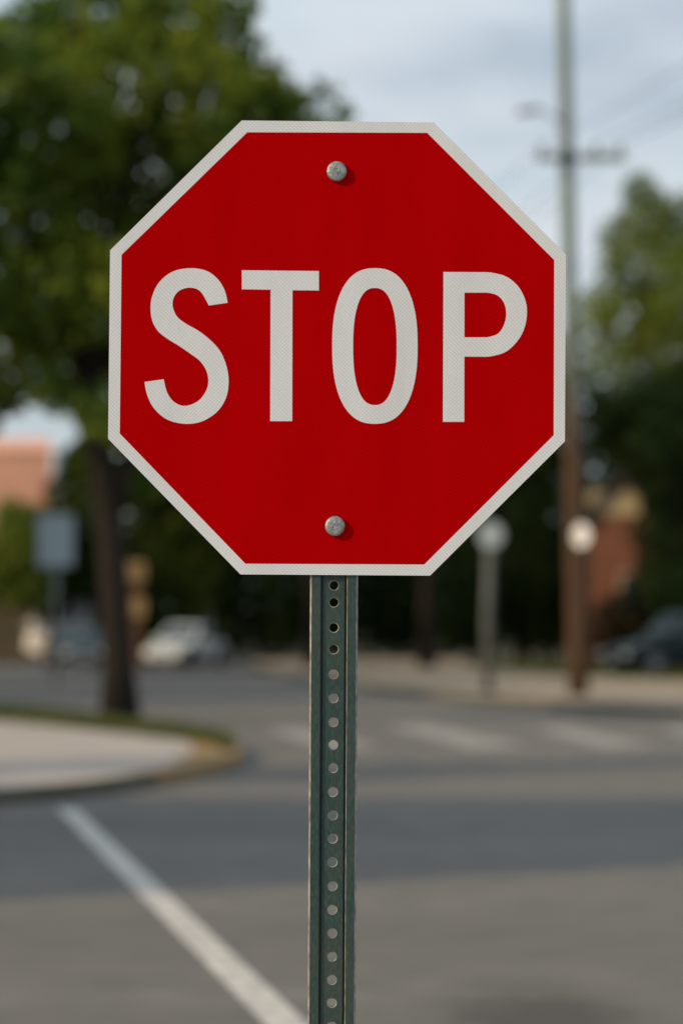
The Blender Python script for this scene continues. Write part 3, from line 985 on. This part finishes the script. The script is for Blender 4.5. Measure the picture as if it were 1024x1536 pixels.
    for sx in (hl * .62, -hl * .60):
        for s in (-1, 1):
            bm = bmesh.new()
            N_ = 24
            pr = [(wr * .62, -.10), (wr * .93, -.11), (wr, -.07), (wr, .07), (wr * .93, .11), (wr * .62, .10)]
            rg = [[bm.verts.new((r_ * math.cos(2 * math.pi * k / N_), y, r_ * math.sin(2 * math.pi * k / N_))) for k in range(N_)] for r_, y in pr]
            for a, b in zip(rg, rg[1:] + rg[:1]):
                for k in range(N_): bm.faces.new((a[k], a[(k + 1) % N_], b[(k + 1) % N_], b[k]))
            wh = thing_part = bm_obj('wheel', bm, M['tyre'], t, True)
            wh.location = (sx, s * (w - .09), wr)
            bm = bmesh.new()
            disc(bm, wr * .20, -.085, .085, 16)
            for k in range(5):
                a_ = 2 * math.pi * k / 5
                add_tube(bm, [(0, s * .06, 0), (wr * .63 * math.cos(a_), s * .075, wr * .63 * math.sin(a_))], [.05, .045], 6)
            ro = [(wr * .60 * math.cos(2 * math.pi * k / 24), wr * .60 * math.sin(2 * math.pi * k / 24)) for k in range(24)]
            ri = [(x * .86, z * .86) for x, z in ro]
            ring_xz(bm, ro, ri, -.09, .09)
            bm_obj('rim', bm, M['rim'], wh, True)
            bm = bmesh.new(); disc(bm, wr * 1.16, -.02, .02, 24)
            o = bm_obj('wheel_well', bm, M['trim'], t); o.location = (sx, s * (w - .005 - (.0)), wr + .02)
            o.scale = (1, .6, 1)
    return t


cD = 82.0
make_car('parked_car', 'pale silver car parked at the far roadside between tree trunk and stop sign post', 'car', (X(279, cD), cD, 0), R(-90 - 21), car_paint('silver paint', (0.46, 0.50, 0.50)), L=4.0, W=1.66, H=1.47)
cD = 81.0
make_car('parked_car', 'dark teal car parked left of the leaning tree trunk', 'car', (X(114, cD), cD, 0), R(-90 + 14), car_paint('teal paint', (0.02, 0.045, 0.05), 0.25), L=4.4, W=1.8, H=1.45)
cD = 98.0
make_car('delivery_van', 'white van standing behind the dark teal car', 'van', (X(98, cD), cD, 0), R(-90 - 12), car_paint('white paint', (0.72, 0.68, 0.65)), L=5.0, W=1.95, H=2.35, van=True)
cD = 66.0
make_car('parked_car', 'dark blue SUV parked on the lawn at the right edge of the photo', 'car', (X(1032, cD), cD + .6, 0.05), R(180 + 22), car_paint('dark blue paint', (0.006, 0.016, 0.018), 0.15), L=4.7, W=1.9, H=1.78, suv=True)

# ------------------------------------------------------------------ BUILDINGS
def house(name, label, loc, rz, w, d, eave, ridge, wall_m, roof_m, wins, gable_front=True, trim_m=None, ov=.35):
    """gable roofed house; local front faces -y"""
    t = thing(name, label, 'house', loc, rz)
    bm = bmesh.new()
    if gable_front: prism_xz(bm, [(-w / 2, -.3), (w / 2, -.3), (w / 2, eave), (0, ridge), (-w / 2, eave)], 0, d)
    else:
        a = [(0, -.3), (d, -.3), (d, eave), (d / 2, ridge), (0, eave)]
        va = [bm.verts.new((-w / 2, y, z)) for y, z in a]; vb = [bm.verts.new((w / 2, y, z)) for y, z in a]
        bm.faces.new(va); bm.faces.new(vb[::-1])
        for i in range(5): bm.faces.new((va[i], vb[i], vb[(i + 1) % 5], va[(i + 1) % 5]))
    bm_obj('wall', bm, wall_m, t)
    th = .18
    bm = bmesh.new()
    if gable_front:
        sl = (ridge - eave) / (w / 2)
        for s in (-1, 1):
            pts = [(0, ridge + .004), (s * (w / 2 + ov), eave - ov * sl + .004), (s * (w / 2 + ov), eave - ov * sl + th), (0, ridge + th)]
            prism_xz(bm, pts, -ov, d + ov)
    else:
        sl = (ridge - eave) / (d / 2)
        for y0, y1 in ((d / 2, -ov), (d / 2, d + ov)):
            ze = eave - ov * sl
            pts = [(y0, ridge + .004), (y1, ze + .004), (y1, ze + th), (y0, ridge + th)]
            va = [bm.verts.new((-w / 2 - ov, y, z)) for y, z in pts]; vb = [bm.verts.new((w / 2 + ov, y, z)) for y, z in pts]
            bm.faces.new(va); bm.faces.new(vb[::-1])
            for i in range(4): bm.faces.new((va[i], vb[i], vb[(i + 1) % 4], va[(i + 1) % 4]))
    bm_obj('roof', bm, roof_m, t)
    for (x, z, ww, hh) in wins:
        bm = bmesh.new(); ring_xz(bm, [(x - ww / 2 - .1, z - hh / 2 - .1), (x + ww / 2 + .1, z - hh / 2 - .1), (x + ww / 2 + .1, z + hh / 2 + .1), (x - ww / 2 - .1, z + hh / 2 + .1)],
                                  [(x - ww / 2, z - hh / 2), (x + ww / 2, z - hh / 2), (x + ww / 2, z + hh / 2), (x - ww / 2, z + hh / 2)], -.06, -.002)
        f = bm_obj('window', bm, trim_m or M['beige'], t)
        bm = bmesh.new(); add_box(bm, x - ww / 2, x + ww / 2, -.03, -.004, z - hh / 2, z + hh / 2)
        bm_obj('pane', bm, M['glass'], f)
    return t


HD = 104.0
hx = X(76, HD)
sb = P(0, 662, HD).z
house('salmon_house', 'salmon coloured house seen above the bushes at the left edge', (hx - 4.6, HD, 0), R(8), 9.2, 8, sb - .5, sb + .25, M['salmon'], M['terracotta'], [(-2.6, 2.0, 1.2, 1.5), (-2.6, 5.0, 1.2, 1.3)], gable_front=False, ov=.06)
BD = 88.0
bx = X(922, BD)
bt = P(0, 768, BD).z
bh = house('brick_house', 'red brick house with a beige gable band behind the right hand trees', (bx + .15, BD, 0), R(-6), 2.2, 8, bt, bt + 1.2, M['brick'], M['roof'], [(0.35, 2.6, .55, 1.3)], trim_m=M['beige'])
bm = bmesh.new(); add_box(bm, -1.14, .75, -.10, -.003, bt - .15, bt + .78)
bevel(bm_obj('gable_band', bm, M['beige'], bh), .02)
# tan gate pillars at the left edge
for px, ww, lab in ((24, .62, 'tan stone gate pillar with a flat cap beside the white van'), (-4, .55, 'tan stone gate pillar cut by the left edge of the photo')):
    pd = 88.0
    o = thing('gate_pillar', lab, 'pillar', (X(px, pd), pd, 0), R(10))
    bm = bmesh.new(); add_box(bm, -ww / 2, ww / 2, -ww / 2, ww / 2, -.2, 1.95); bevel(bm_obj('shaft', bm, M['tan'], o), .03)
    bm = bmesh.new(); add_box(bm, -ww / 2 - .08, ww / 2 + .08, -ww / 2 - .08, ww / 2 + .08, 1.953, 2.1); bevel(bm_obj('cap', bm, M['brown_wood'], o), .03)
# unseen house added at near left, sized to throw shade across the road
house('shade_caster_house', 'unseen narrow pale house added outside the frame at left to shade the road', (-17.0, 8.6, 0), 0, 8.0, 4.4, 10.2, 11.5, M['beige'], M['roof'], [(-2, 2, 1.1, 1.4), (2, 2, 1.1, 1.4), (-2, 6, 1.1, 1.4), (2, 6, 1.1, 1.4)], gable_front=False)

# ------------------------------------------------------------------ BACKGROUND VEGETATION
def tree_px(name, label, px, top_py, D, r_px, base_py, mat, z=0, **kw):
    h = CAM_H - (top_py - HZ) / F * D - z
    cb = CAM_H - (base_py - HZ) / F * D - z
    return tree(name, label, (X(px, D), D, z), h, r_px / F * D, cb, mat, **kw)


def lobed_tree(name, label, foot_px, D, lobes_px, mat, trunk_r, leaf, density, spread):
    b0 = Vector((X(foot_px, D), D, .05))
    t = thing(name, label, 'tree', b0)
    L, limbs = [], []
    for n_, (px, py, r_, fill) in enumerate(lobes_px):
        Dd = D + random.uniform(-spread, spread)
        c = P(px, py, Dd) - b0
        rm = r_ / F * Dd
        L.append((tuple(c), (rm, rm * 1.1, rm * .92), fill))
        st = Vector((0, 0, max(1.5, c.z * .55)))
        limbs.append(([st, st.lerp(c, .5) + Vector((0, 0, .3)), c], trunk_r * .35))
    top = max(l[0][2] for l in L) * .8
    trunk_mesh(trunk_r, [Vector((0.05 * math.sin(k), 0, top * k / 5)) for k in range(6)], limbs, t, M['bark'])
    leaf_cloud('crown', L, leaf, density, mat, t)
    return t


lobed_tree('roadside_tree', 'tall bright green tree standing at the right edge behind the utility pole', 1010, 78,
           [(958, 282, 26, .8), (970, 330, 46, 1), (925, 352, 30, .8), (1035, 345, 62, 1), (915, 395, 26, .5), (968, 400, 58, 1), (1060, 440, 90, 1), (905, 455, 38, .8), (945, 480, 60, 1), (880, 505, 32, .8), (1010, 520, 80, 1), (910, 560, 50, 1)],
           M['leaf_bright'], .16, .19, 70, 2.0)
lobed_tree('roadside_tree', 'dark wide tree at the right edge, below the bright green tree', 1035, 72,
           [(915, 625, 44, 1), (880, 610, 30, .8), (985, 605, 56, 1), (1050, 600, 70, 1), (890, 665, 26, .5), (950, 660, 42, .7), (1010, 660, 66, 1), (1075, 680, 80, 1), (990, 745, 36, .9), (1045, 790, 70, 1), (972, 800, 30, .9), (985, 850, 36, .9), (1020, 880, 55, 1)],
           M['leaf_dark'], .14, .2, 60, 1.5)
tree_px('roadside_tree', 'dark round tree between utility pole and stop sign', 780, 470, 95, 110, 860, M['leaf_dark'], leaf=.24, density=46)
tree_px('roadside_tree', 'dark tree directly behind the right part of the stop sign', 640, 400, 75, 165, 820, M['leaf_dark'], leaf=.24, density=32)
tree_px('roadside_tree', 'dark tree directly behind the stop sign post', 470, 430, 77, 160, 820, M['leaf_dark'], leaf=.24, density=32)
tree_px('roadside_tree', 'olive green tree below the left corner of the stop sign', 285, 540, 90, 130, 890, M['leaf_mid'], leaf=.24, density=46, n_lobes=20)
tree_px('garden_tree', 'small bright green tree below the salmon house', 28, 748, 95, 72, 930, M['leaf_bright'], leaf=.2, density=60, n_lobes=16, trunk_r=.12)
tree_px('garden_tree', 'small olive tree beside the leaning trunk, right of the salmon house', 112, 650, 97, 66, 930, M['leaf_mid'], leaf=.2, density=60, n_lobes=16, trunk_r=.12)
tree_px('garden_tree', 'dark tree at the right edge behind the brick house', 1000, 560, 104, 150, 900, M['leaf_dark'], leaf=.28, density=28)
# bushes along the far side
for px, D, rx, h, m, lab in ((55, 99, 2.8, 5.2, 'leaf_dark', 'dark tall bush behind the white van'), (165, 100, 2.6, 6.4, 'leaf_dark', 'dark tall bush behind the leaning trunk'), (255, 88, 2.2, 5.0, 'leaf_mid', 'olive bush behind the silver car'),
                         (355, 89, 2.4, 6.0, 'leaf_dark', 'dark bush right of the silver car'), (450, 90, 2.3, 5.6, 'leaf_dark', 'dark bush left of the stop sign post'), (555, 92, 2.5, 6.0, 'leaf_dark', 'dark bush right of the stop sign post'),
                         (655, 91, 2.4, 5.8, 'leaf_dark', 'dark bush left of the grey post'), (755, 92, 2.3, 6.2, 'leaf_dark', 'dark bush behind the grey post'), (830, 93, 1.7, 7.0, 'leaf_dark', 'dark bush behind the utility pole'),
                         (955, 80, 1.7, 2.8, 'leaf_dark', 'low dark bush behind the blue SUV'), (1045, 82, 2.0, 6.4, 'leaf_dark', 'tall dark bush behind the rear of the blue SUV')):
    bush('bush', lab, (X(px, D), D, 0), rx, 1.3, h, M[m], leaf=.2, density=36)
# unseen trees added off-frame at left to shade the far roadside
for i, (x, y, h, r_) in enumerate(((-13, 58, 13, 4.5), (-22, 52, 14, 4.5), (-21, 42, 15, 4.2), (-22, 66, 15, 4.5), (-24, 82, 14, 4.5))):
    tree('shade_caster_tree', 'unseen tree added outside the frame at left to shade the far roadside', (x, y, 0), h, r_, 3.0, M['leaf_dark'], leaf=.34, density=16, n_lobes=14, group='unseen shade trees added outside the frame at left')
tree('shade_caster_poplar', 'unseen slim tall poplar added outside the frame at left to shade the road', (-22, 15.2, 0), 17.5, 1.5, 5, M['leaf_dark'], leaf=.3, density=20, n_lobes=16)  # unseen, added to cast a faint second shade band on the road
# far wood closing the horizon (reads as one mass)
lobes = []
for k in range(60):
    x = -70 + k * 140 / 59 + random.uniform(-1, 1)
    if -22 < x < -9.5: hh = random.uniform(2.5, 4)
    elif 10 < x < 17: hh = random.uniform(6, 8)
    else: hh = random.uniform(6, 9)
    lobes.append(((x, 135 + random.uniform(-4, 4), hh * .5), (2.6, 2.5, hh * .55), 1))
tag(leaf_cloud('far_wood', lobes, .45, 9, M['leaf_dark']), 'far dark wood closing the view', 'wood', kind='stuff')

# ------------------------------------------------------------------ LIGHT AND SKY
to_sun = Vector((-1, -0.47, 0.57)).normalized()
el = math.asin(to_sun.z)
az = math.atan2(to_sun.x, to_sun.y)
sun = bpy.data.lights.new('sun', 'SUN')
sun.energy = 3.5
sun.angle = R(2.0)
sun.color = (1.0, 0.76, 0.48)
so = bpy.data.objects.new('sun', sun)
COL.objects.link(so)
so.rotation_euler = (-to_sun).to_track_quat('-Z', 'Y').to_euler()

wd = bpy.data.worlds.new('World')
scene.world = wd
wd.use_nodes = True
nt = wd.node_tree
bg = nt.nodes['Background']
sky = node(nt, 'ShaderNodeTexSky', sky_type='NISHITA')
sky.sun_disc = False
sky.sun_elevation = el
sky.sun_rotation = az % (2 * math.pi)
sky.air_density = 1.0
sky.dust_density = 1.5
gen = node(nt, 'ShaderNodeTexCoord').outputs['Generated']
sxw = node(nt, 'ShaderNodeSeparateXYZ'); link(nt, gen, sxw.inputs[0])
# cloud deck: nearly closed towards the horizon, open and bluer overhead
hor = ramp(nt, sxw.outputs[2], [(0.0, 1.0), (0.30, 0.9), (0.75, 0.6)])
cl = noise(nt, 3.4, 6, 0.55, vec=gen, stretch=(1.0, 1.0, 3.4))
cf = math_n(nt, 'MULTIPLY', ramp(nt, cl, [(0.36, 0.45), (0.56, 1.0)]), hor, clamp=True)
cl2 = noise(nt, 5.0, 5, 0.55, vec=gen, stretch=(1.0, 1.0, 4.2))
cc = mixrgb(nt, ramp(nt, cl2, [(0.35, 0.0), (0.62, 1.0)]), (5.4, 6.6, 7.4), (7.2, 7.75, 8.3))
hi = ramp(nt, sxw.outputs[2], [(0.0, 0.455), (0.25, 0.52), (0.8, 0.86)])
cc = mixrgb(nt, 1.0, cc, math_n(nt, 'MULTIPLY', hi, 2.0), 'MULTIPLY')
link(nt, mixrgb(nt, cf, sky.outputs[0], cc), bg.inputs['Color'])
bg.inputs['Strength'].default_value = 0.1

# ------------------------------------------------------------------ CAMERA
cam = bpy.data.cameras.new('camera')
co = bpy.data.objects.new('camera', cam)
COL.objects.link(co)
co.location = (0, 0, CAM_H)
co.rotation_euler = (R(90), 0, 0)
cam.sensor_fit = 'VERTICAL'
cam.sensor_height = SENS
cam.sensor_width = SENS
cam.lens = LENS
cam.shift_y = (HZ - 768) / 1536.0
cam.clip_start = 0.05
cam.clip_end = 5000
cam.dof.use_dof = True
cam.dof.focus_distance = D0
cam.dof.aperture_fstop = 2.15
scene.camera = co

scene.view_settings.view_transform = 'Standard'
scene.view_settings.look = 'None'
scene.view_settings.exposure = 0.0
scene.view_settings.gamma = 1.0
